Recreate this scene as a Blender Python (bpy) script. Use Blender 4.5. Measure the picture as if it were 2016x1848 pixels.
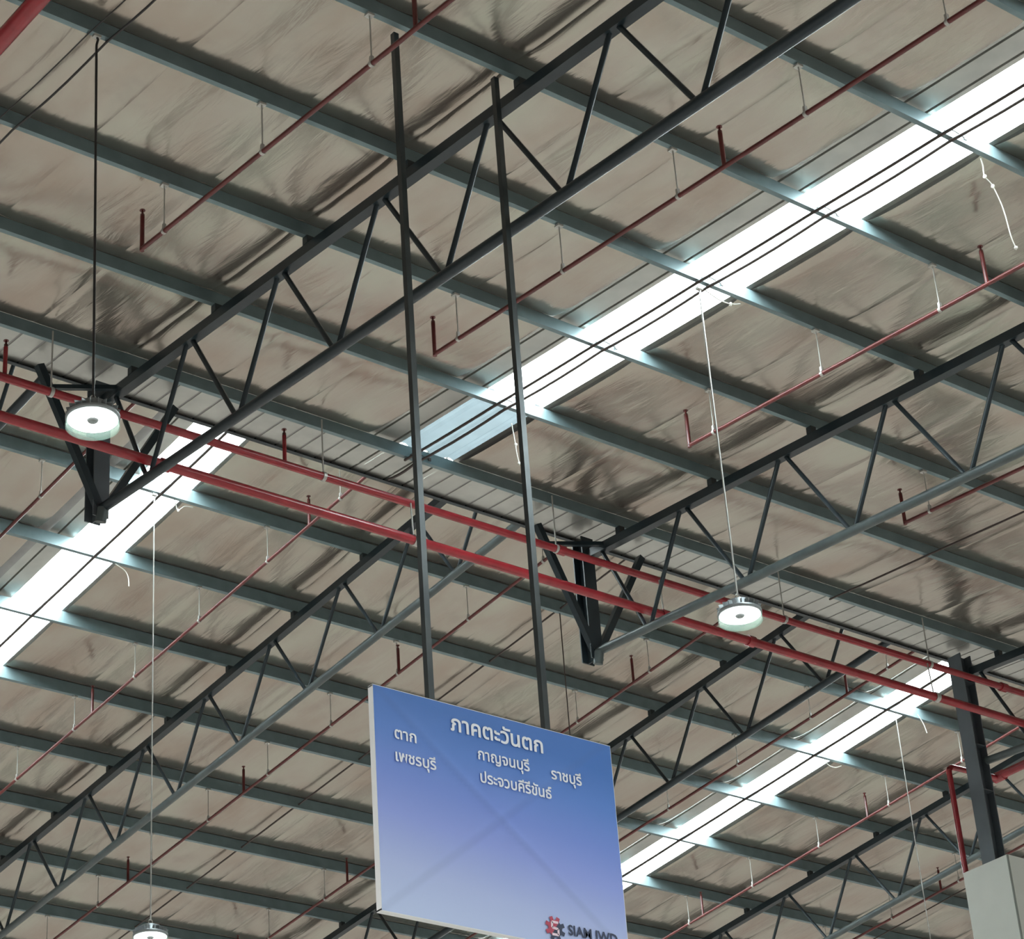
import bpy, math, random
from mathutils import Vector, Matrix

# ------------------------------------------------------------------ scene, camera, world, lamps, exposure
for o in list(bpy.data.objects):
    bpy.data.objects.remove(o, do_unlink=True)
SC = bpy.context.scene
COL = SC.collection
H = 1.6                                   # eye height above the floor

cam_d = bpy.data.cameras.new('camera')
cam = bpy.data.objects.new('camera', cam_d)
COL.objects.link(cam)
R = Matrix(((0.7831, -0.2718, -0.5593), (-0.6183, -0.4370, -0.6533), (-0.0668, 0.8574, -0.5102)))
cam.matrix_world = Matrix.Translation((0, 0, H)) @ R.to_4x4()
cam_d.sensor_fit = 'HORIZONTAL'
cam_d.sensor_width = 36.0
cam_d.lens = 87.755
cam_d.shift_x = -0.00679
cam_d.shift_y = -0.04394
cam_d.clip_start = 0.1
cam_d.clip_end = 500
SC.camera = cam

SKY = 26.0
W = bpy.data.worlds.new('sky')
SC.world = W
W.use_nodes = True
bg = W.node_tree.nodes['Background']
bg.inputs[0].default_value = (0.90, 0.97, 1.0, 1)
bg.inputs[1].default_value = SKY

SC.view_settings.view_transform = 'Standard'
SC.view_settings.look = 'None'
SC.view_settings.gamma = 1.0
SC.view_settings.use_curve_mapping = False
SC.view_settings.exposure = 0.6
SC.cycles.max_bounces = 6
SC.cycles.diffuse_bounces = 4
SC.cycles.glossy_bounces = 3
SC.cycles.transmission_bounces = 6
SC.cycles.sample_clamp_indirect = 8.0
SC.cycles.caustics_reflective = False
SC.cycles.caustics_refractive = False

LAMP_W = 150.0                            # watts of each high bay lamp hanging in the rest of the hall
def hall_lamp(x, y, z):
    d = bpy.data.lights.new('hall_lamp_light', 'AREA')
    d.shape = 'DISK'; d.size = 0.36; d.energy = LAMP_W; d.color = (1.0, 0.98, 0.95)
    o = bpy.data.objects.new('hall_lamp_light', d)
    o.location = (x, y, z + H); COL.objects.link(o)
for li in range(-6, 13):
    for lj in range(-4, 8):
        lx, ly = 7.46 + 6.2 * li, 13.35 + 9.42 * lj
        if (li in (0, 1) and lj == 0) or (li == 1 and lj == 1):
            continue                      # these three hang in the picture and are built as lamps below
        hall_lamp(lx, ly, min(9.25, 14.0 - .09 * max(0, ly - 18)))

# ------------------------------------------------------------------ measured building geometry (metres, eye = origin, +Y down the hall, +X along the ridge)
MN, ZN0, S_N, YN0 = 0.07935, 11.62562, 1.5, 8.88123        # near roof: purlin underside z = ZN0 + MN*y
MF, ZF0, S_F, YF0 = 0.08672, 16.85472, 1.57165, 21.10687   # far roof:  z = ZF0 - MF*y
XT, BAY = 10.454, 6.19277
YR = 18.43                                                 # column line under the ridge
EDGE = 18.69                                               # upper edge of the near roof
def zn(y): return ZN0 + MN * y + H
def zf(y): return ZF0 - MF * y + H
HN, HF = 0.13, 0.165                                       # purlin depth
def far_seen(x, y, m=1.2):
    return (x > 10.75 + .545 * (y - 21.3) - m) and (x < 27.9 + 1.09 * (y - 21.4) + m) and (y < 35.2 - .41 * (x - 18.2) + m)
def near_seen(x, y, m=1.2):
    # wedge of the near slope that the lens takes in
    return (y > 13.6 - .75 * (x - 6.75) - m) and (x > 6.75 + .53 * (y - 13.6) - m) and (x < 13.1 + 1.14 * (y - 8.85) + m)

# ------------------------------------------------------------------ materials
def mat(name, col, rough=.5, metal=0.0, noise=0.0, nscale=8.0, col2=None, bump=0.0, bscale=30.0, spec=.5):
    m = bpy.data.materials.new(name); m.use_nodes = True
    nt = m.node_tree; b = nt.nodes['Principled BSDF']
    b.inputs['Base Color'].default_value = (*col, 1)
    b.inputs['Roughness'].default_value = rough
    b.inputs['Metallic'].default_value = metal
    b.inputs['Specular IOR Level'].default_value = spec
    if col2 or noise:
        g = nt.nodes.new('ShaderNodeNewGeometry')
        n = nt.nodes.new('ShaderNodeTexNoise'); n.inputs['Scale'].default_value = nscale; n.inputs['Detail'].default_value = 5
        nt.links.new(g.outputs['Position'], n.inputs['Vector'])
        r = nt.nodes.new('ShaderNodeValToRGB')
        r.color_ramp.elements[0].position = .35; r.color_ramp.elements[1].position = .68
        r.color_ramp.elements[0].color = (*col, 1)
        c2 = col2 or tuple(c * (1 - noise) for c in col)
        r.color_ramp.elements[1].color = (*c2, 1)
        nt.links.new(n.outputs['Fac'], r.inputs['Fac'])
        nt.links.new(r.outputs['Color'], b.inputs['Base Color'])
    if bump:
        g2 = nt.nodes.new('ShaderNodeNewGeometry')
        n2 = nt.nodes.new('ShaderNodeTexNoise'); n2.inputs['Scale'].default_value = bscale; n2.inputs['Detail'].default_value = 3
        nt.links.new(g2.outputs['Position'], n2.inputs['Vector'])
        bm = nt.nodes.new('ShaderNodeBump'); bm.inputs['Strength'].default_value = bump; bm.inputs['Distance'].default_value = .02
        nt.links.new(n2.outputs['Fac'], bm.inputs['Height']); nt.links.new(bm.outputs['Normal'], b.inputs['Normal'])
    return m

def foil_mat():
    m = bpy.data.materials.new('insulation_foil'); m.use_nodes = True
    nt = m.node_tree; b = nt.nodes['Principled BSDF']; L = nt.links.new
    g = nt.nodes.new('ShaderNodeNewGeometry')
    mp = nt.nodes.new('ShaderNodeMapping'); mp.inputs['Scale'].default_value = (1.0, .55, 1.0); L(g.outputs['Position'], mp.inputs['Vector'])
    n = nt.nodes.new('ShaderNodeTexNoise'); n.inputs['Scale'].default_value = 1.5; n.inputs['Detail'].default_value = 4; L(mp.outputs[0], n.inputs['Vector'])
    r = nt.nodes.new('ShaderNodeValToRGB'); e = r.color_ramp.elements
    e[0].position = .30; e[0].color = (.355, .30, .25, 1)
    e[1].position = .70; e[1].color = (.42, .42, .355, 1)
    x = e.new(.5); x.color = (.395, .365, .315, 1)
    L(n.outputs['Fac'], r.inputs['Fac'])
    n3 = nt.nodes.new('ShaderNodeTexNoise'); n3.inputs['Scale'].default_value = .9; n3.inputs['Detail'].default_value = 6; n3.inputs['Roughness'].default_value = .65; L(g.outputs['Position'], n3.inputs['Vector'])
    r3 = nt.nodes.new('ShaderNodeValToRGB'); r3.color_ramp.elements[0].position = .56; r3.color_ramp.elements[1].position = .78
    r3.color_ramp.elements[0].color = (0, 0, 0, 1); r3.color_ramp.elements[1].color = (.45, .45, .45, 1); L(n3.outputs['Fac'], r3.inputs['Fac'])
    mx = nt.nodes.new('ShaderNodeMix'); mx.data_type = 'RGBA'
    L(r3.outputs['Color'], mx.inputs['Factor']); L(r.outputs['Color'], mx.inputs['A']); mx.inputs['B'].default_value = (.22, .19, .168, 1)
    L(mx.outputs['Result'], b.inputs['Base Color'])
    b.inputs['Metallic'].default_value = .85; b.inputs['Roughness'].default_value = .21
    # wrinkles pulled along the slope
    mp2 = nt.nodes.new('ShaderNodeMapping'); mp2.inputs['Scale'].default_value = (5.0, .75, 2.0); L(g.outputs['Position'], mp2.inputs['Vector'])
    n2 = nt.nodes.new('ShaderNodeTexNoise'); n2.inputs['Scale'].default_value = 1.0; n2.inputs['Detail'].default_value = 4; n2.inputs['Distortion'].default_value = .6; L(mp2.outputs[0], n2.inputs['Vector'])
    bm = nt.nodes.new('ShaderNodeBump'); bm.inputs['Strength'].default_value = .35; bm.inputs['Distance'].default_value = .03
    L(n2.outputs['Fac'], bm.inputs['Height']); L(bm.outputs['Normal'], b.inputs['Normal'])
    return m

def pane_mat(name, col, tr):
    m = bpy.data.materials.new(name); m.use_nodes = True
    nt = m.node_tree; L = nt.links.new
    for nn in list(nt.nodes): nt.nodes.remove(nn)
    out = nt.nodes.new('ShaderNodeOutputMaterial')
    t = nt.nodes.new('ShaderNodeBsdfTranslucent'); d = nt.nodes.new('ShaderNodeBsdfDiffuse')
    g = nt.nodes.new('ShaderNodeNewGeometry')
    n = nt.nodes.new('ShaderNodeTexNoise'); n.inputs['Scale'].default_value = 6; n.inputs['Detail'].default_value = 5; L(g.outputs['Position'], n.inputs['Vector'])
    r = nt.nodes.new('ShaderNodeValToRGB'); r.color_ramp.elements[0].position = .3; r.color_ramp.elements[1].position = .7
    r.color_ramp.elements[0].color = (*[c * .82 for c in col], 1); r.color_ramp.elements[1].color = (*col, 1)
    L(n.outputs['Fac'], r.inputs['Fac']); L(r.outputs['Color'], t.inputs['Color'])
    d.inputs['Color'].default_value = (.7, .75, .75, 1)
    mx = nt.nodes.new('ShaderNodeMixShader'); mx.inputs[0].default_value = tr
    L(d.outputs[0], mx.inputs[1]); L(t.outputs[0], mx.inputs[2]); L(mx.outputs[0], out.inputs[0])
    return m

def emit_mat(name, col, s):
    m = bpy.data.materials.new(name); m.use_nodes = True
    b = m.node_tree.nodes['Principled BSDF']
    b.inputs['Base Color'].default_value = (*col, 1)
    b.inputs['Emission Color'].default_value = (*col, 1); b.inputs['Emission Strength'].default_value = s
    return m

def glass_mat():
    m = bpy.data.materials.new('clear_rim'); m.use_nodes = True
    nt = m.node_tree; L = nt.links.new; b = nt.nodes['Principled BSDF']
    b.inputs['Base Color'].default_value = (.7, .95, .85, 1); b.inputs['Roughness'].default_value = .15
    t = nt.nodes.new('ShaderNodeBsdfTransparent'); t.inputs[0].default_value = (.88, .97, .94, 1)
    mx = nt.nodes.new('ShaderNodeMixShader'); mx.inputs[0].default_value = .10
    L(t.outputs[0], mx.inputs[1]); L(b.outputs[0], mx.inputs[2]); L(mx.outputs[0], nt.nodes['Material Output'].inputs[0])
    return m

M = dict(
    foil=foil_mat(),
    galv=mat('galvanised_steel', (.168, .235, .25), .42, .35, col2=(.135, .195, .21), nscale=5),
    sheet=mat('bare_roof_sheet', (.47, .485, .45), .34, .65, col2=(.39, .40, .375), nscale=3),
    deck=mat('roof_deck', (.30, .30, .29), .6, .2, noise=.1),
    truss=mat('slate_painted_steel', (.017, .028, .034), .32, .0, col2=(.026, .038, .044), nscale=4, spec=.3),
    pipe_steel=mat('grey_green_pipe', (.075, .098, .098), .40, .0, col2=(.055, .072, .074), nscale=5),
    red=mat('red_sprinkler_paint', (.30, .020, .028), .26, .0, col2=(.24, .016, .022), nscale=6),
    redbranch=mat('dark_red_pipe_paint', (.125, .020, .018), .30, .0, col2=(.095, .016, .015), nscale=6),
    rod=mat('zinc_rod', (.50, .50, .47), .4, .4, noise=.15),
    pole=mat('sign_pole_steel', (.030, .040, .043), .30, .35, col2=(.055, .065, .066), nscale=3),
    black=mat('black_cable', (.018, .018, .018), .5),
    conduit=mat('dark_conduit', (.045, .032, .028), .5),
    rope=mat('white_rope', (.62, .61, .55), .8),
    col=mat('column_paint', (.090, .110, .125), .42, .0, col2=(.078, .096, .108), nscale=3),
    casing=mat('white_casing_panel', (.85, .91, .86), .45, noise=.05, nscale=2),
    joint=mat('casing_joint', (.30, .34, .31), .6),
    white=mat('white_frame', (.80, .84, .86), .4),
    letter=mat('white_print', (.86, .93, 1.0), .5),
    navy=mat('navy_print', (.018, .035, .085), .5),
    logored=mat('red_print', (.42, .05, .10), .5),
    logopink=mat('pale_print', (.80, .66, .76), .5),
    concrete=mat('polished_concrete', (.50, .485, .455), .5, .0, col2=(.43, .42, .395), nscale=.6),
    led=emit_mat('led_face', (1.0, 1.0, 1.0), 5.0),
    sensor=mat('grey_sensor', (.25, .28, .28), .5),
    lamp_body=mat('lamp_housing', (.30, .33, .34), .4, .5),
    rim=glass_mat(),
    pane=pane_mat('clear_skylight_sheet', (.93, .98, .97), .88),
    pane_old=pane_mat('weathered_blue_skylight_sheet', (.020, .026, .028), .80),
    wall=mat('clerestory_sheet', (.55, .56, .54), .5, .3),
)

# ------------------------------------------------------------------ mesh helpers
class MB:
    def __init__(s): s.v = []; s.f = []; s.sm = []
    def add(s, vs, fs, smooth=False):
        o = len(s.v); s.v += [Vector(v) for v in vs]
        for f in fs: s.f.append([i + o for i in f]); s.sm.append(smooth)
        return s
    def frame(s, a, b, up):
        a, b = Vector(a), Vector(b); d = (b - a).normalized(); up = Vector(up)
        if abs(d.dot(up)) > .98: up = Vector((1, 0, 0)) if abs(d.x) < .9 else Vector((0, 1, 0))
        r = d.cross(up).normalized(); u = r.cross(d).normalized()
        return a, b, r, u
    def beam(s, a, b, w, h, up=(0, 0, 1)):
        a, b, r, u = s.frame(a, b, up)
        vs = [p + r * x * w / 2 + u * z * h / 2 for p in (a, b) for x, z in ((-1, -1), (1, -1), (1, 1), (-1, 1))]
        return s.add(vs, [(0, 1, 2, 3), (7, 6, 5, 4), (0, 4, 5, 1), (1, 5, 6, 2), (2, 6, 7, 3), (3, 7, 4, 0)])
    def box(s, x0, x1, y0, y1, z0, z1):
        vs = [(x, y, z) for z in (z0, z1) for x, y in ((x0, y0), (x1, y0), (x1, y1), (x0, y1))]
        return s.add(vs, [(3, 2, 1, 0), (4, 5, 6, 7), (0, 1, 5, 4), (1, 2, 6, 5), (2, 3, 7, 6), (3, 0, 4, 7)])
    def tube(s, pts, r, n=10, cap=True):
        pts = [Vector(p) for p in pts]; rings = []; up = Vector((0, 0, 1))
        for i, p in enumerate(pts):
            d = (pts[min(i + 1, len(pts) - 1)] - pts[max(i - 1, 0)]).normalized()
            uu = up if abs(d.dot(up)) < .95 else Vector((1, 0, 0))
            rt = d.cross(uu).normalized(); u = rt.cross(d).normalized()
            rr = r[i] if isinstance(r, (list, tuple)) else r
            rings.append([p + (rt * math.cos(2 * math.pi * k / n) + u * math.sin(2 * math.pi * k / n)) * rr for k in range(n)])
        vs = [q for g in rings for q in g]; fs = []
        for i in range(len(pts) - 1):
            for k in range(n):
                fs.append((i * n + k, i * n + (k + 1) % n, (i + 1) * n + (k + 1) % n, (i + 1) * n + k))
        s.add(vs, fs, True)
        if cap:
            s.add(rings[0], [tuple(range(n - 1, -1, -1))]); s.add(rings[-1], [tuple(range(n))])
        return s
    def lathe(s, prof, c, n=32, cap=False):
        c = Vector(c); vs = []; fs = []
        for r, z in prof:
            vs += [c + Vector((r * math.cos(2 * math.pi * k / n), r * math.sin(2 * math.pi * k / n), z)) for k in range(n)]
        for i in range(len(prof) - 1):
            for k in range(n):
                fs.append((i * n + k, i * n + (k + 1) % n, (i + 1) * n + (k + 1) % n, (i + 1) * n + k))
        return s.add(vs, fs, True)
    def prism(s, prof, a, b, right, up):
        a, b, r, u = Vector(a), Vector(b), Vector(right), Vector(up); n = len(prof)
        vs = [p + r * x + u * z for p in (a, b) for x, z in prof]
        fs = [(k, (k + 1) % n, n + (k + 1) % n, n + k) for k in range(n)] + [tuple(range(n - 1, -1, -1)), tuple(range(n, 2 * n))]
        return s.add(vs, fs)
    def mesh(s, name, m, off=(0, 0, 0)):
        me = bpy.data.meshes.new(name); o = Vector(off)
        me.from_pydata([v - o for v in s.v], [], s.f); me.materials.append(m)
        me.polygons.foreach_set('use_smooth', s.sm); me.update()
        import bmesh
        bm = bmesh.new(); bm.from_mesh(me); bmesh.ops.recalc_face_normals(bm, faces=bm.faces); bm.to_mesh(me); bm.free()
        return me

def tag(o, label=None, cat=None, group=None, kind=None):
    if label: o['label'] = label
    if cat: o['category'] = cat
    if group: o['group'] = group
    if kind: o['kind'] = kind
    return o
def thing(name, loc, label=None, cat=None, group=None, kind=None):
    o = bpy.data.objects.new(name, None); COL.objects.link(o); o.location = loc; o.empty_display_size = .1
    return tag(o, label, cat, group, kind)
def wloc(p):
    v = Vector((0, 0, 0))
    while p is not None: v += p.location; p = p.parent
    return v
def part(name, mb, m, parent, label=None):
    off = wloc(parent)
    o = bpy.data.objects.new(name, mb.mesh(name, m, off)); COL.objects.link(o); o.parent = parent
    if label: o['label'] = label
    return o
def single(name, mb, m, loc, label, cat, group=None, kind=None):
    o = bpy.data.objects.new(name, mb.mesh(name, m, loc)); COL.objects.link(o); o.location = loc
    return tag(o, label, cat, group, kind)
def inst(name, me, parent, loc, rot=(0, 0, 0), scale=(1, 1, 1)):
    o = bpy.data.objects.new(name, me); COL.objects.link(o); o.parent = parent
    o.location = loc; o.rotation_euler = rot; o.scale = scale
    return o

# ------------------------------------------------------------------ the setting: floor, roof skin, insulation, skylights
single('floor', MB().box(-42, 95, -42, 86, -.2, 0), M['concrete'], (0, 0, 0), 'polished grey concrete floor of the hall', 'floor', kind='structure')

for nm, bx in (('wall_left', (-42.1, -42, -42, 86)), ('wall_right', (95, 95.1, -42, 86)), ('wall_back', (-42, 95, -42.1, -42)), ('wall_front', (-42, 95, 86, 86.1))):
    single(nm, MB().box(*bx, 0, 17.5), M['wall'], (0, 0, 0), 'pale sheeted outer wall of the hall, ' + nm[5:] + ' side', 'wall', kind='structure')

def panel_variant(seed, D, lap):
    rnd = random.Random(seed); nx, ny = 10, 11; vs = []; fs = []
    a1, a2, ph = rnd.uniform(.002, .006), rnd.uniform(.002, .006), rnd.uniform(0, 6)
    tilt = rnd.uniform(-.02, .02)
    xs = [0, .045, .10, .22, .36, .5, .64, .78, .90, .955, 1]
    ys = [0, .05, .11, .19, .30, .42, .55, .68, .79, .88, .95, 1]
    for y in ys:
        sag = 1 - abs(2 * y - 1) ** 4.5
        for x in xs:
            ed = min(x, 1 - x)
            tuck = max(0, 1 - ed / .05) ** 1.3
            ef = min(1, ed / .15)
            z = -D * sag * (1 + .25 * tilt * ef)
            z += ef * (a1 * math.sin(7 * x + ph) * math.sin(5 * y + ph * 2) + a2 * math.sin(11 * x * y + ph)) * sag
            z += lap * tuck * (.35 + .65 * sag)
            vs.append((x, y, z))
    n = len(xs)
    for j in range(len(ys) - 1):
        for i in range(n - 1):
            fs.append((j * n + i, (j + 1) * n + i, (j + 1) * n + i + 1, j * n + i + 1))
    me = bpy.data.meshes.new('insulation_panel'); me.from_pydata(vs, [], fs); me.materials.append(M['foil'])
    me.polygons.foreach_set('use_smooth', [True] * len(fs)); me.update()
    return me
PV = [panel_variant(k, .044, .010) for k in range(12)]

def deck_sheet(mb, x0, x1, y0, y1, zfun, ribs=True, step=.25):
    # trapezoid ribbed sheet running up the slope, ribs standing above the pan
    xs = [x0]
    prof = []
    if ribs:
        x = x0 + .12
        prof = [(x0, 0)]
        while x + .06 < x1:
            prof += [(x, 0), (x + .006, .030), (x + .022, .030), (x + .028, 0)]; x += step
        prof.append((x1, 0))
    else:
        prof = [(x0, 0), (x1, 0)]
    vs = []; fs = []; n = len(prof)
    for y in (y0, y1): vs += [(px, y, zfun(y) + pz) for px, pz in prof]
    for k in range(n - 1): fs.append((k, k + 1, n + k + 1, n + k))
    mb.add(vs, fs)
    return mb

rnd = random.Random(5)
# --- near slope
ceil_n = thing('ceiling', (0, 0, 0), 'insulated near roof slope overhead, foil blanket sagging between purlins', 'roof', kind='structure')
TN = lambda y: zn(y) + HN + .008
NY = [YN0 + k * S_N for k in range(-2, 7)]
SEAM_N = [4.0, 5.0, 6.0, 7.1, 8.19, 9.35, 10.36, 11.33, 12.29, 13.22, 'S', 14.385, 15.5, 16.57, 17.8, 19.05, 20.3, 21.5, 22.76, 24.0, 25.2, 26.4]
def near_cols():
    out = []
    for a, b in zip(SEAM_N[:-1], SEAM_N[1:]):
        if 'S' in (a, b): continue
        out.append((a, b))
    return out
for r in range(len(NY) - 1):
    y0, y1 = NY[r], NY[r + 1]
    for a, b in near_cols():
        xm, ym = (a + b) / 2, (y0 + y1) / 2
        if not near_seen(xm, ym, 4.5): continue
        inst('insulation_panel', rnd.choice(PV), ceil_n, (a, y0 + .002, TN(y0)), (math.atan(MN), 0, 0), (b - a, (y1 - y0 - .052) / math.cos(math.atan(MN)), 1))
# bare sheets: beside the skylight, and the strip at the ridge
SH_N = lambda y: TN(y) + .03
for (xa, xb, ya, yb) in ((13.20, 13.65, NY[0], EDGE), (14.35, 14.41, NY[0], EDGE)):
    part('roof_sheet', deck_sheet(MB(), xa, xb, ya, yb, SH_N, xb - xa > .2), M['sheet'], ceil_n)
x = 4.0
while x < 26.4:
    x1 = min(x + 1.0, 26.5)
    segs = [(x, x1)]
    if x < 13.64 and x1 > 13.2: segs = [(x, 13.2)]
    if x < 14.41 and x1 > 14.36 or (x >= 13.2 and x1 <= 14.41): segs = [(14.41, x1)] if x1 > 14.5 else []
    for a, b in segs:
        if b - a > .1: part('roof_sheet', deck_sheet(MB(), a, b, NY[-1] - .02, EDGE, SH_N), M['sheet'], ceil_n)
    x = x1
part('roof_sheet', deck_sheet(MB(), 13.64, 14.36, NY[-1], EDGE, SH_N), M['sheet'], ceil_n)
mb = MB()
for a, b in ((4.0, 26.5),):
    mb.box(a, b, EDGE - .004, EDGE, SH_N(EDGE) - .035, SH_N(EDGE) + .04); mb.box(a, b, EDGE - .05, EDGE, SH_N(EDGE) - .039, SH_N(EDGE) - .035)
part('edge_trim', mb, M['truss'], ceil_n)
# weather deck above the blanket (with the skylight left open), reaching past the frame
DK = lambda y: TN(y) + .036
mb = MB()
for a, b in ((-42, 13.22), (14.39, 95)): deck_sheet(mb, a, b, -42, EDGE - .02, DK, False)
deck_sheet(mb, 13.2, 14.44, -42, NY[0], DK, False)
part('roof_deck', mb, M['deck'], ceil_n)

# --- far slope
ceil_f = thing('ceiling', (0, 0, 0), 'insulated far roof slope falling away beyond the bare ridge strip', 'roof', kind='structure')
TF = lambda y: zf(y) + HF + .008
FY = [YF0 + k * S_F for k in range(-1, 11)]
SKY_F = [(13.02, 13.36, 14.10), (25.70, 26.10, 26.80)]
def far_cols():
    xs = []
    for t in range(-1, 5):
        T = XT + t * BAY - .08
        xs += [T + BAY * k / 5 for k in range(5)]
    cols = []
    for a, b in zip(xs[:-1], xs[1:]):
        cols.append((a, b))
    out = []
    for a, b in cols:
        for l, s0, s1 in SKY_F:
            if a < l < b: b = l
            if a < s1 < b: a = s1
            if a >= l and b <= s1: a = b = 0
        if b - a > .25: out.append((a, b))
    # remaining slivers beside skylights
    out += [(s1, min(c for c in xs if c > s1 + .05)) for l, s0, s1 in SKY_F if not any(abs(a - s1) < .01 for a, b in out)]
    return out
for r in range(len(FY) - 1):
    y0, y1 = FY[r], FY[r + 1]
    for a, b in far_cols():
        xm, ym = (a + b) / 2, (y0 + y1) / 2
        if not far_seen(xm, ym, 2.8): continue
        inst('insulation_panel', rnd.choice(PV), ceil_f, (a, y0 + .002, TF(y0)), (-math.atan(MF), 0, 0), (b - a, (y1 - y0 - .062) / math.cos(math.atan(MF)), 1))
SH_F = lambda y: TF(y) + .03
for l, s0, s1 in SKY_F:
    part('roof_sheet', deck_sheet(MB(), l, s0 + .01, FY[0] - 1, FY[-1], SH_F), M['sheet'], ceil_f)
DF = lambda y: TF(y) + .036
mb = MB()
for a, b in ((-42, 13.04), (14.09, 25.72), (26.79, 95)): deck_sheet(mb, a, b, 18.5, 86, DF, False)
for a, b in ((13.02, 14.10), (25.70, 26.80)): deck_sheet(mb, a, b, FY[-1], 86, DF, False)
part('roof_deck', mb, M['deck'], ceil_f)
single('wall_ridge', MB().box(-42, 95, 18.52, 18.56, DK(18.54) + .01, DF(18.54)), M['wall'], (0, 0, 0), 'sheeted upstand between the two roof slopes above the ridge line', 'wall', kind='structure')

# --- skylights
def pane_mesh(x0, x1, y0, y1, zfun):
    mb = MB(); prof = [(x0, 0), (x0 + .05, .02), (x0 + .09, .02), (x0 + .13, 0), ((x0 + x1) / 2 - .04, 0), ((x0 + x1) / 2 - .02, .018), ((x0 + x1) / 2 + .02, .018), ((x0 + x1) / 2 + .04, 0), (x1 - .13, 0), (x1 - .09, .02), (x1 - .05, .02), (x1, 0)]
    vs = []; n = len(prof)
    for y in (y0, y1): vs += [(px, y, zfun(y) + pz) for px, pz in prof]
    mb.add(vs, [(k, k + 1, n + k + 1, n + k) for k in range(n - 1)])
    return mb
w1 = thing('window_1', (0, 0, 0), 'long bright skylight strip running up the near roof slope', 'skylight', kind='structure')
for r in range(len(NY) - 1):
    last = r == len(NY) - 2
    part('pane', pane_mesh(13.64, 14.36, NY[r], NY[r + 1], SH_N), M['pane_old' if last else 'pane'], w1, 'weathered pale blue skylight sheet at the ridge end' if last else None)
w2 = thing('window_2', (0, 0, 0), 'bright skylight strip at left on the far roof slope', 'skylight', kind='structure')
w3 = thing('window_3', (0, 0, 0), 'bright skylight strip on the far roof slope between sign and column', 'skylight', kind='structure')
for w, (l, s0, s1) in ((w2, SKY_F[0]), (w3, SKY_F[1])):
    for r in range(len(FY) - 1):
        if w is w2 and r > 6: continue
        part('pane', pane_mesh(s0, s1, FY[r], FY[r + 1], SH_F), M['pane'], w)
part('roof_sheet', deck_sheet(MB(), 13.36, 14.10, FY[7], FY[-1], SH_F), M['sheet'], ceil_f)

# ------------------------------------------------------------------ purlins
def purlin_mesh(h, w, L, name):
    t = .004; lip = .018
    prof = [(0, 0), (0, lip), (-t, lip), (-t, t), (-w + t, t), (-w + t, h - t), (-t, h - t), (-t, h - lip), (0, h - lip), (0, h), (-w, h), (-w, 0)]
    return MB().prism(prof, (-L / 2, 0, 0), (L / 2, 0, 0), (0, 1, 0), (0, 0, 1)).mesh(name, M['galv'])
PN, PF = purlin_mesh(HN, .05, 26, 'purlin'), purlin_mesh(HF, .06, 34, 'purlin')
ORD = ['first', 'second', 'third', 'fourth', 'fifth', 'sixth', 'seventh', 'eighth', 'ninth', 'tenth', 'eleventh', 'twelfth']
for k in range(0, 7):
    y = YN0 + k * S_N
    lab = f'grey galvanised purlin of the near slope, {ORD[k]} down from the top right corner' if k < 6 else 'grey galvanised purlin bordering the bare ribbed strip at the ridge'
    t = thing('purlin', (14.5, y, zn(y)), lab, 'purlin', 'purlins of the near roof slope')
    o = inst('channel', PN, t, (0, 0, 0))
for k in range(-1, 11):
    y = YF0 + k * S_F
    n = k + 1
    if n == 0:
        continue
    lab = f'grey galvanised purlin of the far slope, {ORD[n - 1]} one below the bare ridge strip'
    t = thing('purlin', (24.0, y, zf(y)), lab, 'purlin', 'purlins of the far roof slope')
    inst('channel', PF, t, (0, 0, 0))

# ------------------------------------------------------------------ trusses
def truss(name, X, tops, bots, ztop, zbot, yA, yB, label, vis, post, botmat):
    base = Vector((X, YR, ztop(YR)))
    t = thing(name, base, label, 'roof truss', 'roof trusses of the hall')
    part('top_chord', MB().beam((X, yA, ztop(yA)), (X, yB, ztop(yB)), .10, .10), M['truss'], t)
    part('bottom_chord', MB().tube([(X, yA, zbot(yA)), (X, yB, zbot(yB))], .050, 14), botmat, t)
    for ty in tops:
        for by in bots:
            if abs(ty - by) < 1.0 and vis(X, ty):
                s = .05 if by > ty else -.05
                part('web_member', MB().tube([(X, ty + s, ztop(ty) - .03), (X, by - s * .8, zbot(by) + .03)], .0245, 8), M['truss'], t)
    return t
def near_vis(x, y): return near_seen(x, y, 2.2)
ZTN = lambda y: zn(y) - .13
ZBN = lambda y: zn(y) - 1.3245
ZTF = lambda y: zf(y) - .13
ZBF = lambda y: zf(y) - 1.241
def h_section(mb, X, Y, z0, z1, b, d, tw=.012, tf=.014):
    # flanges face +-X, the hollows face +-Y
    mb.box(X - d / 2, X - d / 2 + tf, Y - b / 2, Y + b / 2, z0, z1)
    mb.box(X + d / 2 - tf, X + d / 2, Y - b / 2, Y + b / 2, z0, z1)
    mb.box(X - d / 2 + tf, X + d / 2 - tf, Y - tw / 2, Y + tw / 2, z0, z1)
    return mb
def h_section_x(mb, X, Y, z0, z1, b, d, tw=.012, tf=.014):
    # flanges face +-Y, the hollows face +-X
    mb.box(X - b / 2, X + b / 2, Y - d / 2, Y - d / 2 + tf, z0, z1)
    mb.box(X - b / 2, X + b / 2, Y + d / 2 - tf, Y + d / 2, z0, z1)
    mb.box(X - tw / 2, X + tw / 2, Y - d / 2 + tf, Y + d / 2 - tf, z0, z1)
    return mb
tn = [10.73 + 1.53 * k for k in range(-3, 5)]
bn = [9.93 + 1.527 * k for k in range(-2, 6)]
nlab = ['dark slate truss crossing above the sign poles, ending over the left lamp',
        'slate truss with round pipe bottom chord passing above the right lamp',
        'slate truss of the near slope meeting the steel column at far right']
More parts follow.
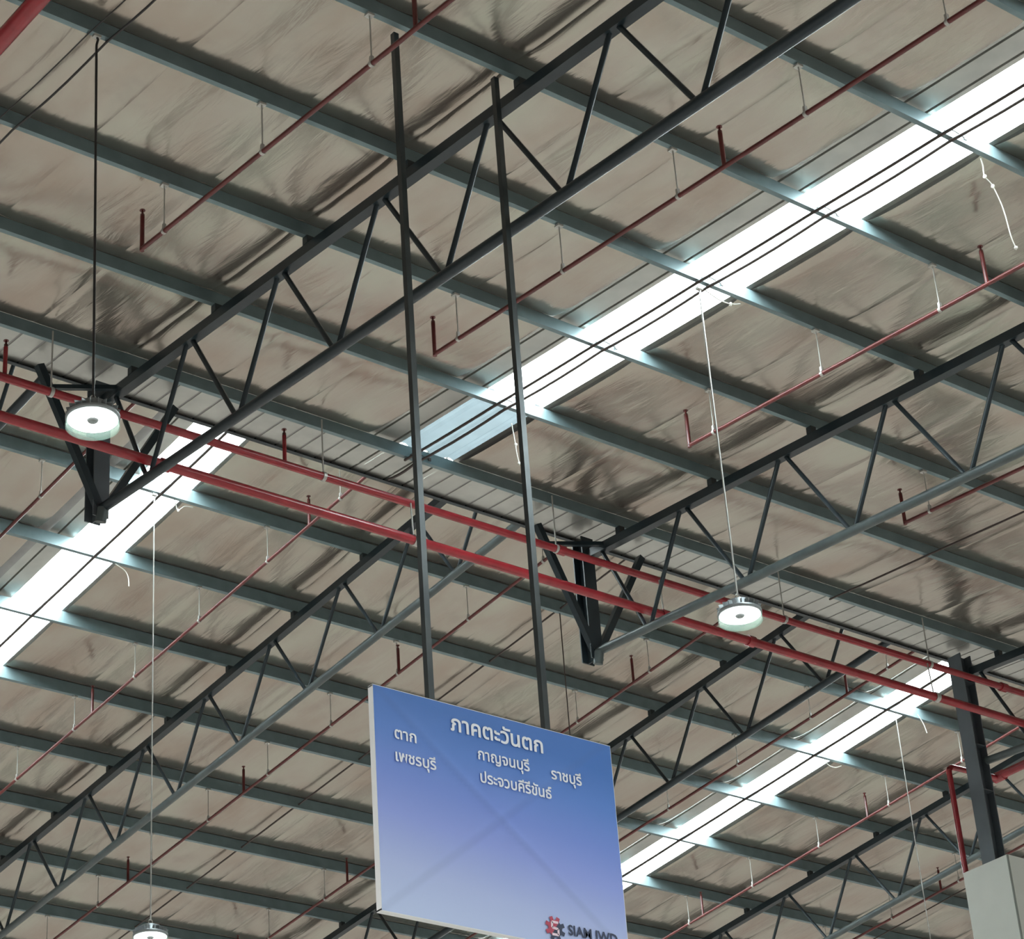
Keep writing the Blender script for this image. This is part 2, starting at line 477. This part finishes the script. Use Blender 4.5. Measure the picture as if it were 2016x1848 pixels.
for i in range(3):
    X = XT + i * BAY
    t = truss('roof_truss', X, tn + [18.25], bn, ZTN, ZBN, 6.0, YR - (.10 if i == 2 else .02), nlab[i], near_vis, True, M['truss' if i == 0 else 'pipe_steel'])
    for k in range(-1, 7):
        y = YN0 + k * S_N - .03
        if near_seen(X, y, 1.5): part('cleat', MB().box(X - .055, X + .02, y - .035, y + .035, ZTN(y) + .05, zn(y) - .002), M['truss'], t)
    if i < 2:
        zb = ZBN(YR); ztp = zn(YR) + HN - .05
        part('end_post', h_section_x(MB(), X - .02, YR + .06, zb - .10, ztp, .17, .17), M['col' if i == 0 else 'truss'], t)
        part('node_pipe', MB().tube([(X - .02, YR - .06, zb - .02), (X - .02, YR - .02, zb - .16)], .055, 12), M['pipe_steel'], t)
        for dx in (-.72, .80):
            part('knee_brace', MB().beam((X + .04 * (1 if dx > 0 else -1), YR, zb + .02), (X + dx, YR, ztp - .02), .075, .075, (0, 1, 0)), M['truss'], t)
        part('strut', MB().beam((X - .56, YR, 12.95 + H), (X - .04, 18.12, 12.95 + H), .045, .045), M['truss'], t)
tf_ = [23.16 + 1.605 * k for k in range(-2, 9)]
bf_ = [22.40 + 1.59 * k for k in range(-2, 9)]
flab = ['dark truss of the far slope seen at the left edge below the sprinkler mains',
        'dark truss of the far slope descending from behind the left sign pole to bottom left',
        'dark truss of the far slope running down behind the right edge of the sign',
        'dark truss of the far slope under the drop pipe beside the column',
        'dark truss of the far slope at the bottom right corner beyond the white casing']
for i in range(5):
    X = XT + i * BAY
    ye = min(37.0, 35.2 - .41 * (X - 18.2) + 3)
    t = truss('roof_truss', X, tf_, bf_, ZTF, ZBF, 18.75, ye, flab[i], lambda x, y: far_seen(x, y, 1.6) or y < 22 and x < 25, False, M['pipe_steel' if i in (1, 3) else 'truss'])
    for k in range(-1, 11):
        y = YF0 + k * S_F - .03
        if far_seen(X, y, .8): part('cleat', MB().box(X - .055, X + .02, y - .035, y + .035, ZTF(y) + .05, zf(y) - .002), M['truss'], t)

# ------------------------------------------------------------------ steel column and white casing
t = thing('steel_column', (22.77, 18.435, 0), 'slate H section steel column rising out of the white casing', 'column')
part('shaft', h_section(MB(), 22.77, 18.435, 0, zn(18.4) + .10, .21, .20), M['col'], t)
mb = MB()
for zz in (11.35, 11.95, 12.80): mb.box(22.68, 22.86, 18.335, 18.43, zz + H, zz + H + .012)
part('stiffener_plate', mb, M['col'], t)
part('base_plate', MB().box(22.55, 22.99, 18.2, 18.67, 0, .025), M['col'], t)
t = thing('column_casing', (22.85, 18.3, 0), 'white boxed casing round the foot of the steel column', 'casing')
zc = 10.33 + H
mb = MB(); mb.box(22.43, 22.455, 17.95, 18.66, 0, zc); mb.box(23.25, 23.275, 17.95, 18.66, 0, zc)
mb.box(22.455, 23.25, 17.95, 17.975, 0, zc); mb.box(22.455, 23.25, 18.635, 18.66, 0, zc)
part('panel', mb, M['casing'], t)
mb = MB(); mb.box(22.424, 22.43, 17.946, 17.962, 0, zc); mb.box(22.424, 22.445, 17.944, 17.95, 0, zc)
part('corner_bead', mb, M['joint'], t, 'grey corner joint line')

# ------------------------------------------------------------------ sprinkler pipework
def head(mb, x, y, z):
    mb.tube([(x, y, z), (x, y, z + .03), (x, y, z + .035), (x, y, z + .07)], [.020, .020, .010, .010], 8)
    mb.tube([(x, y, z + .07), (x, y, z + .075)], .026, 10)
    return mb
def branch(X, ys, zline, y0, y1, hang, risers, label, r=.021, drop=.49, cap_end=False, m='redbranch', rodlen=None):
    t = thing('sprinkler_branch', (X, (y0 + y1) / 2, zline((y0 + y1) / 2) - drop), label, 'sprinkler pipe', 'sprinkler branch pipes')
    Z = lambda y: zline(y) - drop
    part('pipe', MB().tube([(X, y0, Z(y0)), (X, y1, Z(y1))], r, 12), M[m], t)
    for y in hang:
        mb = MB().tube([(X, y - .02, Z(y) + r), (X, y - .02, zline(y) - .022)], .006, 6)
        hr = part('hanger_rod', mb, M['rod'], t)
        mb = MB().tube([(X, y - .035, Z(y - .035)), (X, y - .005, Z(y - .005))], r + .006, 12); mb.box(X - .014, X + .014, y - .032, y - .008, Z(y) + r, Z(y) + r + .05)
        part('pipe_clamp', mb, M['rod'], hr)
        part('beam_clamp', MB().box(X - .03, X + .03, y - .045, y + .01, zline(y) - .024, zline(y) - .004), M['rod'], hr)
    for y in risers:
        ri = part('riser', MB().tube([(X, y, Z(y) - (r if y in (y0, y1) else 0)), (X, y, Z(y) + .33)], r * .95, 10), M[m], t)
        part('sprinkler_head', head(MB(), X, y, Z(y) + .33), M['redbranch'], ri)
    return t
NP = [YN0 + k * S_N for k in range(-1, 7)]
FP = [YF0 + k * S_F for k in range(-1, 11)]
for X, y0, lab in ((8.97, 7.0, 'dark red sprinkler branch ending left of the sign poles near the top'),
                   (12.08, 6.5, 'dark red sprinkler branch ending between the sign poles and near skylight'),
                   (15.23, 7.0, 'red sprinkler branch right of the near skylight, lit pale along its top'),
                   (18.30, 8.0, 'short red sprinkler branch at right behind the round pipe chord')):
    branch(X, None, zn, y0, 15.22, [y for y in NP if y0 < y < 15 and near_seen(X, y, .8)], [15.22] + [y for y in (11.3, 7.4) if y > y0 and near_seen(X, y, 1)], lab)
flabs = ['thin dark sprinkler branch at the left edge behind the truss post',
         'pale lit red sprinkler branch of the far slope at left, crossing under both mains',
         'dark red sprinkler branch of the far slope left of the sign',
         'dark red sprinkler branch of the far slope passing behind the sign',
         'dark sprinkler branch of the far slope left of the right hand skylight',
         'pale lit red sprinkler branch beside the drop pipe and column',
         'dark red sprinkler branch at bottom right ending at the white casing']
fr = [[], [21.75, 26.9], [28.0, 31.2, 24.2], [29.9, 33, 23.0], [21.9], [24.7, 28.6], [26.21]]
for X, lab, rs in zip((12.05, 15.18, 18.28, 21.40, 24.47, 27.65, 30.88), flabs, fr):
    i = flabs.index(lab)
    y0 = 18.8 if i < 6 else 23.2
    y1 = min(36.5, 35.2 - .41 * (X - 18.2) + 1.5)
    if i == 0: y1 = 26
    branch(X, None, zf, y0, y1, [y for y in FP if y0 < y < y1 and y > 19.6 and far_seen(X, y, .5)], [y for y in rs if y < y1], lab)

def main(Y, z0, x0, x1, r, risers, label, dy=0.0, dzx=0.0):
    t = thing('sprinkler_main', ((x0 + x1) / 2, Y, z0 + H), label, 'sprinkler main')
    f = lambda x: (x, Y + dy * (x - 12.5), z0 + H + dzx * (x - 12.5))
    part('pipe', MB().tube([f(x0), f(x1)], r, 16), M['red'], t)
    return t, f
tA, fA = main(17.70, 12.39, 5.0, 27.5, .042, [], 'upper red sprinkler main running along under the ridge strip', 0, .0045)
for x in (9.0, 12.08):
    p = fA(x); ri = part('riser', MB().tube([p, (p[0], p[1], p[2] + .33)], .021, 10), M['red'], tA); part('sprinkler_head', head(MB(), p[0], p[1], p[2] + .33), M['redbranch'], ri)
def hanger(t, p, ztop, r):
    part('hanger_rod', MB().tube([(p[0], p[1], p[2] + r), (p[0], p[1], ztop)], .008, 6), M['rod'], t)
    part('pipe_clamp', MB().tube([(p[0] - .018, p[1], p[2]), (p[0] + .018, p[1], p[2])], r + .008, 14), M['rod'], t)
for x in (9.48, 12.54, 15.54, 18.9, 21.3): hanger(tA, fA(x), zn(17.72) + .02, .042)
tB, fB = main(17.60, 11.905, 5.0, 27.5, .050, [], 'lower and thicker red sprinkler main in front of the truss posts', 0, .004)
for x in (13.58, 16.95, 21.2):
    p = fB(x); q = fA(x)
    part('hanger_rod', MB().tube([(p[0], p[1] + .03, p[2] + .05), (q[0], q[1] - .05, q[2] - .03)], .009, 6), M['rod'], tB)
    part('pipe_clamp', MB().tube([(p[0] - .03, p[1], p[2]), (p[0] + .03, p[1], p[2])], .060, 16), M['rod'], tB)
for t, f, r, xs in ((tB, fB, .050, (10.65, 16.93, 18.2)), (tA, fA, .042, (15.6, 22.6))):
    for x in xs:
        p = f(x); part('coupling', MB().tube([(p[0] - .05, p[1], p[2]), (p[0] + .05, p[1], p[2])], r + .014, 14), M['red'], t)
# feed pipe and drop beside the column
t = thing('drop_pipe', (22.56, 18.78, 11.8 + H), 'red drop pipe with elbow falling beside the steel column', 'sprinkler pipe')
zd = 11.78 + H
arc = lambda c, a0, a1, r, ax, ay: [Vector(c) + Vector(ax) * math.cos(a) * r + Vector(ay) * math.sin(a) * r for a in [a0 + (a1 - a0) * k / 5 for k in range(6)]]
part('horizontal_pipe', MB().tube([(23.46, 18.74, zd + .03), (22.66, 18.74, zd)] + arc((22.66, 18.74, zd - .08), math.pi / 2, math.pi, .08, (1, 0, 0), (0, 0, 1))[1:] + [(22.58, 18.74, 7.0)], .036, 14), M['red'], t)
part('feed_pipe', MB().tube([(23.50, 18.78, zd + .05), (23.42, 12.5, zd + .05)], .055, 14), M['red'], t)
part('elbow', MB().tube([(23.51, 18.80, zd + .05), (23.51, 18.64, zd + .05)], .068, 14), M['red'], t)
# big red pipe close to the camera
t = thing('red_riser_main', (6.45, 11, 11.9 + H), 'thick glossy red pipe cutting the top left corner', 'sprinkler main')
part('pipe', MB().tube([(6.45, 3, 11.86 + H), (6.45, 16.2, 11.93 + H)], .068, 20), M['red'], t)
part('coupling', MB().tube([(6.45, 15.6, 11.925 + H), (6.45, 15.75, 11.925 + H)], .085, 20), M['red'], t)

# ------------------------------------------------------------------ cables, conduits, ropes
def sag_line(X, y0, y1, zfun, pts, dip, r, m, name, label, cat, jx=0):
    ps = []; n = len(pts) - 1
    for i in range(n):
        for k in range(5):
            y = pts[i] + (pts[i + 1] - pts[i]) * k / 5
            ps.append((X + jx * math.sin(i * 2.1 + k), y, zfun(y) - dip * math.sin(math.pi * k / 5) - r - .004))
    ps.append((X, pts[-1], zfun(pts[-1]) - r - .004))
    return single(name, MB().tube(ps, r, 6), m, (X, (y0 + y1) / 2, zfun((y0 + y1) / 2)), label, cat)
sag_line(7.54, 7, 16.4, zn, [y for y in NP if y < 16.6], .03, .011, M['black'], 'power_cable', 'black cable with lamp drop at top left, the thicker of two', 'cable')
sag_line(7.375, 7, 16.4, zn, [y for y in NP if y < 16.6], .015, .006, M['black'], 'power_cable', 'thin black cable beside the thicker one at top left', 'cable')
sag_line(13.84, 7, 18.4, zn, NP + [18.35], .02, .015, M['conduit'], 'power_cable', 'dark cable along the near skylight, thicker and lower of the pair', 'cable')
hk = bpy.data.objects['power_cable.002']
for y in NP[1:]:
    z = zn(y) + .055; w = y - .058
    mb = MB().tube([(13.74, w, z - .03), (13.77, w - .01, z), (13.86, w - .012, z + .005), (13.95, w - .01, z - .01), (13.99, w - .004, z - .012)], .005, 6)
    mb.box(13.975, 14.005, w - .012, w - .002, z - .03, z + .006)
    part('cable_hook', mb, M['conduit'], hk)
sag_line(13.71, 7, 17.9, zn, NP, .005, .015, M['conduit'], 'power_cable', 'thin dark cable along the near skylight, upper of the pair', 'cable')
sag_line(13.63, 21, 28, zf, FP[1:7], .006, .020, M['conduit'], 'power_cable', 'dark cable down the middle of the left far skylight', 'cable')
sag_line(26.08, 21, 35, zf, FP[1:9], .006, .020, M['conduit'], 'power_cable', 'dark cable along the skylight beside the column', 'cable')
single('conduit', MB().tube([(19.93, 9.0, zn(9.0) - .015), (19.93, 17.9, zn(17.9) - .015)], .012, 8), M['conduit'], (19.93, 14, zn(14)), 'dark conduit under the near purlins at right, ending at the ridge strip', 'conduit')
t = thing('conduit', (19.84, 27, zf(27)), 'dark conduit threaded through the far purlins left of the sign', 'conduit')
for a, b in zip(FP[1:-1], FP[2:]):
    part('conduit_length', MB().tube([(19.84, a + .004, zf(a) + .05), (19.84, b - .066, zf(b) + .05)], .013, 8), M['conduit'], t)
mb = MB().tube([(32.1, 24.0, zf(24.0) - .03), (32.1, 30.0, zf(30.0) - .03)], .012, 8)
single('conduit', mb, M['conduit'], (32.1, 27, zf(27)), 'dark conduit under the far purlins at bottom right', 'conduit')

def rope(pts, r, label, knots=()):
    pts = [Vector((x, y, z + H)) for x, y, z in pts]
    fine = []
    for i in range(len(pts) - 1):
        for k in range(4):
            u = k / 4; p0 = pts[max(i - 1, 0)]; p1 = pts[i]; p2 = pts[i + 1]; p3 = pts[min(i + 2, len(pts) - 1)]
            fine.append(.5 * ((2 * p1) + (p2 - p0) * u + (2 * p0 - 5 * p1 + 4 * p2 - p3) * u * u + (3 * p1 - p0 - 3 * p2 + p3) * u ** 3))
    fine.append(pts[-1])
    mb = MB().tube(fine, r, 6)
    for k in knots:
        p = pts[k]; mb.tube([p + Vector((0, 0, .02)), p + Vector((.004, 0, .008)), p + Vector((0, 0, -.008)), p + Vector((0, 0, -.022))], [.004, .017, .017, .004], 7)
    single('rope', mb, M['rope'], pts[0], label, 'rope')
rope([(14.27, 10.405, 12.455), (14.30, 10.42, 12.40), (14.335, 10.45, 12.32), (14.42, 10.45, 12.25), (14.50, 10.45, 12.05), (14.53, 10.45, 11.78), (14.566, 10.45, 11.67)], .006, 'knotted white rope hanging at upper right below the skylight', (2, 3, 6))
rope([(14.03, 16.5, 12.87), (14.06, 16.5, 12.63), (14.065, 16.5, 12.55), (14.088, 16.5, 12.42)], .006, 'short white rope hanging beside the right sign pole', (1, 3))
rope([(13.87, 22.71, 14.93), (13.9, 22.71, 14.84), (13.93, 22.71, 14.78), (14.02, 22.71, 14.86), (14.14, 22.71, 14.88)], .006, 'twisted white wire at the purlin right of the left far skylight', (2,))
rope([(13.95, 24.22, 14.735), (14.10, 24.25, 14.70), (14.16, 24.26, 14.62), (14.17, 24.26, 14.50)], .006, 'loose white wire end below the left far skylight')
rope([(14.33, 13.44, 12.70), (14.2, 13.44, 12.655), (14.05, 13.44, 12.65), (13.88, 13.44, 12.70)], .006, 'white wire looped under the purlin at the middle of the near skylight', (1,))
rope([(26.37, 24.28, 14.80), (26.45, 24.28, 14.70), (26.6, 24.28, 14.68), (26.75, 24.28, 14.74)], .007, 'curled white wire under the second purlin of the column skylight')
rope([(26.75, 22.62, 14.95), (26.85, 22.62, 14.82), (26.9, 22.62, 14.68)], .007, 'white wire end hanging beside the top of the column')

# ------------------------------------------------------------------ high bay lamps
def lamp(x, y, z, ztop, label, m, r, lean=0.0):
    z += H
    t = thing('high_bay_lamp', (x, y, z), label, 'lamp', 'high bay lamps')
    mb = MB(); n = 40
    mb.lathe([(.030, 0), (.10, -.004), (.178, 0)], (x, y, z), n)
    part('led_face', mb, M['led'], t)
    part('sensor', MB().lathe([(0.001, -.016), (.034, -.014), (.042, -.002)], (x, y, z), 20), M['sensor'], t)
    part('clear_rim', MB().lathe([(.180, .0), (.190, -.028), (.192, -.058), (.188, -.058), (.184, -.028), (.178, 0)], (x, y, z), n), M['rim'], t)
    hb = MB().lathe([(.178, .002), (.192, .004), (.192, .03), (.15, .05), (.11, .055), (.11, .12), (.06, .14), (.001, .14)], (x, y, z), n)
    part('housing', hb, M['lamp_body'], t)
    fb = MB()
    for k in range(20):
        a = 2 * math.pi * k / 20; c, s = math.cos(a), math.sin(a)
        fb.beam((x + c * .115, y + s * .115, z + .075), (x + c * .185, y + s * .185, z + .052), .004, .05)
    part('cooling_fin', fb, M['lamp_body'], t)['kind'] = 'stuff'
    hk = [(x + .025 * math.cos(a), y, z + .17 + .03 * math.sin(a)) for a in [k * math.pi / 6 - math.pi / 2 for k in range(13)]]
    part('hook', MB().tube(hk, .006, 6), M['rod'], t)
    part('suspension_cable', MB().tube([(x, y, z + .19), (x + lean * .45, y, (z + ztop) / 2), (x + lean, y, ztop - .12), (x + lean + .012, y, ztop - .06), (x + lean, y, ztop - .03)], r, 6), m, t)
    part('cable_clip', MB().box(x + lean - .03, x + lean + .03, y - .02, y + .02, ztop - .045, ztop - .022), M['rod'], t)
lamp(7.475, 13.33, 9.20, zn(13.33), 'glowing round high bay lamp at left on a black cable', M['black'], .010, -.045)
lamp(13.78, 13.41, 9.31, zn(13.41), 'glowing round high bay lamp at right on a pale cable', M['rod'], .009)
lamp(13.56, 22.65, 9.34, zf(22.65), 'high bay lamp at bottom left cut by the picture edge', M['rod'], .008)
# two more drop cables whose lamps hang below the frame
for (x, y, z1, z0, lab) in ((19.86, 22.66, zf(22.66), 9.4 + H, 'thin dark drop cable behind the right sign pole'), (26.30, 22.66, zf(22.66), 9.4 + H, 'thin pale drop cable right of the sign beside the skylight')):
    single('drop_cable', MB().tube([(x, y, z1), (x, y, z0)], .008, 6), M['conduit' if x < 20 else 'rod'], (x, y, z1), lab, 'cable')

# ------------------------------------------------------------------ hanging sign
SX, SZ, SW, SH, SY = 8.793, 5.364 + H, 2.02, 1.533, 11.93
sign = thing('hanging_sign', (SX, SY, SZ), 'blue to lilac hanging sign with white Thai province names', 'sign')
def sign_mat():
    m = bpy.data.materials.new('sign_print'); m.use_nodes = True
    nt = m.node_tree; L = nt.links.new; b = nt.nodes['Principled BSDF']
    tc = nt.nodes.new('ShaderNodeTexCoord'); sp = nt.nodes.new('ShaderNodeSeparateXYZ'); L(tc.outputs['Object'], sp.inputs[0])
    ad = nt.nodes.new('ShaderNodeMath'); ad.operation = 'MULTIPLY_ADD'; ad.inputs[1].default_value = -.085; L(sp.outputs['X'], ad.inputs[0])
    zz = nt.nodes.new('ShaderNodeMath'); zz.operation = 'MULTIPLY'; zz.inputs[1].default_value = -1.0; L(sp.outputs['Z'], zz.inputs[0]); 
    # print runs from deep blue at the top right to pale lilac at the bottom
    mr = nt.nodes.new('ShaderNodeMapRange'); mr.inputs['From Min'].default_value = 0; mr.inputs['From Max'].default_value = SH
    L(sp.outputs['Z'], ad.inputs[2]); ad.inputs[1].default_value = .11
    L(ad.outputs[0], mr.inputs['Value'])
    r = nt.nodes.new('ShaderNodeValToRGB'); e = r.color_ramp.elements
    e[0].position = .0; e[0].color = (.50, .64, .92, 1)
    e[1].position = 1.0; e[1].color = (.034, .15, .48, 1)
    for p, c in ((.22, (.41, .52, .84, 1)), (.45, (.25, .345, .77, 1)), (.62, (.155, .26, .69, 1)), (.82, (.075, .20, .58, 1))):
        q = e.new(p); q.color = c
    L(mr.outputs[0], r.inputs['Fac'])
    # shadow lines of the crossed braces behind the print, darkened into its colour
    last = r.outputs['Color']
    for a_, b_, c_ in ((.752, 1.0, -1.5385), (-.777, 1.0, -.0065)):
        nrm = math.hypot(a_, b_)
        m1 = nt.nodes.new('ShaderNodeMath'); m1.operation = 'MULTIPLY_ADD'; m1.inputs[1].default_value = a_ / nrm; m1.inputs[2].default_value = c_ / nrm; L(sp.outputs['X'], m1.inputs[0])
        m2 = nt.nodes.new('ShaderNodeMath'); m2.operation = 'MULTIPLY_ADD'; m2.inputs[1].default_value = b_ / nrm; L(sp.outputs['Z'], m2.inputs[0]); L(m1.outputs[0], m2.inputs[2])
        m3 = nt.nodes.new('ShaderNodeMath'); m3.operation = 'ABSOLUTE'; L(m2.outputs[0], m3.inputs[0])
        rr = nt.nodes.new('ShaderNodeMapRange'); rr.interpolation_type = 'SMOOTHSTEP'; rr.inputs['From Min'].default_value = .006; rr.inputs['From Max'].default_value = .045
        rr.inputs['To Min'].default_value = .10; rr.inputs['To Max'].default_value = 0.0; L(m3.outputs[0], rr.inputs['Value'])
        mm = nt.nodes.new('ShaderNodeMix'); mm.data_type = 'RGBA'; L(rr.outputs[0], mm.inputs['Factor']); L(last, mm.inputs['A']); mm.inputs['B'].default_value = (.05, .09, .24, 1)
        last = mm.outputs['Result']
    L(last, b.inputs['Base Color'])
    b.inputs['Roughness'].default_value = .5
    return m
def sign_face():
    mb = MB(); nx, ny = 68, 52; vs = []; fs = []
    C = (.994, .790); ends = ((.08, 1.49), (1.93, .11), (1.90, 1.47), (.06, .05))
    def seg(px, pz, a, b):
        ax, az = a; bx, bz = b; dx, dz = bx - ax, bz - az; l2 = dx * dx + dz * dz
        u = max(0, min(1, ((px - ax) * dx + (pz - az) * dz) / l2)); return math.hypot(px - ax - u * dx, pz - az - u * dz), u
    for j in range(ny + 1):
        for i in range(nx + 1):
            x, z = SW * i / nx, SH * j / ny
            d = 0
            for en in ends:
                w, u = seg(x, z, C, en)
                d += .008 * math.exp(-(w / .026) ** 2) * (1 - u ** 3)
            ed = min(x, SW - x, z, SH - z)
            d = min(d, .008) * min(1, ed / .08)
            vs.append((SX + x, SY - .001 - d, SZ + z))
    n = nx + 1
    for j in range(ny):
        for i in range(nx): fs.append((j * n + i, j * n + i + 1, (j + 1) * n + i + 1, (j + 1) * n + i))
    mb.add(vs, fs, True); return mb
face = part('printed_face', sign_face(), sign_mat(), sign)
T = .05
mb = MB()
mb.box(SX - .004, SX + .012, SY, SY + T, SZ, SZ + SH); mb.box(SX + SW - .012, SX + SW + .004, SY, SY + T, SZ, SZ + SH)
mb.box(SX - .004, SX + SW + .004, SY, SY + T, SZ + SH - .008, SZ + SH + .004); mb.box(SX - .004, SX + SW + .004, SY, SY + T, SZ - .004, SZ + .010)
mb.box(SX + .012, SX + SW - .012, SY + T - .006, SY + T, SZ + .01, SZ + SH - .008)
part('frame', mb, M['white'], sign, 'thin white frame edge')
for px in (9.275, 10.262):
    part('hanging_pole', MB().beam((px, SY + .025, SZ + SH + .002), (px, SY + .025, zn(SY)), .046, .046, (0, 1, 0)), M['pole'], sign)

def lettering(name, txt, u0, v0, u1, hgt, m, label, thick=.0):
    cu = bpy.data.curves.new(name, 'FONT'); cu.body = txt; cu.size = 1.0; cu.extrude = .0015; cu.offset = thick; cu.resolution_u = 3
    o = bpy.data.objects.new(name, cu); COL.objects.link(o)
    dg = bpy.context.evaluated_depsgraph_get(); dg.update()
    me = bpy.data.meshes.new_from_object(o.evaluated_get(dg)); me.name = name
    bpy.data.objects.remove(o, do_unlink=True)
    if not me.vertices: return None
    xs = [v.co.x for v in me.vertices]; x0, x1 = min(xs), max(xs)
    sx = (u1 - u0) / (x1 - x0); sy = hgt
    for v in me.vertices:
        x, y, z = v.co
        v.co = (u0 + (x - x0) * sx, -.0085 - z * .3, v0 + y * sy)
    me.materials.clear(); me.materials.append(m); me.update()
    ob = bpy.data.objects.new(name, me); COL.objects.link(ob); ob.parent = sign
    if label: ob['label'] = label
    return ob
W_ = M['letter']
lettering('lettering', 'ภาคตะวันตก', .616, 1.346, 1.403, .155, W_, 'large white Thai heading', .020)
lettering('lettering', 'ตาก', .153, 1.187, .328, .110, W_, None, .018)
lettering('lettering', 'เพชรบุรี', .153, 1.029, .479, .110, W_, None, .018)
lettering('lettering', 'กาญจนบุรี', .834, 1.185, 1.271, .110, W_, None, .018)
lettering('lettering', 'ประจวบคีรีขันธ์', .842, 1.023, 1.448, .110, W_, None, .018)
lettering('lettering', 'ราชบุรี', 1.458, 1.174, 1.725, .110, W_, None, .018)
lettering('lettering', 'SIAM JWD', 1.499, .085, 1.925, .098, M['navy'], 'navy Latin lettering', .02)
# emblem: toothed ring, red upper left half and navy lower right half, with a pale angular S
def emblem():
    cx, cz, ro, ri = 1.388, .108, .070, .058
    def gear(keep, m, nm, lab):
        pts = []; n = 8
        for k in range(n):
            a = 2 * math.pi * (k + .5) / n
            for da, r in ((-.25, ri), (-.17, ro + .014), (.17, ro + .014), (.25, ri)):
                pts.append((a + da, r))
        xy = [(cx + r * math.cos(a), cz + r * math.sin(a)) for a, r in pts]
        mb = MB()
        for i in range(len(xy)):
            p, q = xy[i], xy[(i + 1) % len(xy)]
            mid = ((p[0] + q[0]) / 2 - cx) * -.75 + ((p[1] + q[1]) / 2 - cz) * .65
            if (mid > 0) == keep:
                mb.add([(SX + cx, SY - .0088, SZ + cz), (SX + p[0], SY - .0088, SZ + p[1]), (SX + q[0], SY - .0088, SZ + q[1])], [(0, 1, 2)])
        part(nm, mb, m, sign, lab)
    gear(True, M['logored'], 'emblem', 'red half of the gear emblem'); gear(False, M['navy'], 'emblem', 'navy half of the gear emblem')
    mb = MB(); w = .017
    path = [(1.415, .150), (1.362, .150), (1.362, .112), (1.412, .106), (1.412, .066), (1.358, .066)]
    for a, b in zip(path[:-1], path[1:]):
        mb.beam((SX + a[0], SY - .0098, SZ + a[1]), (SX + b[0], SY - .0098, SZ + b[1]), w, .002, (0, 1, 0))
    part('emblem', mb, M['logopink'], sign, 'pale angular S of the emblem')
emblem()
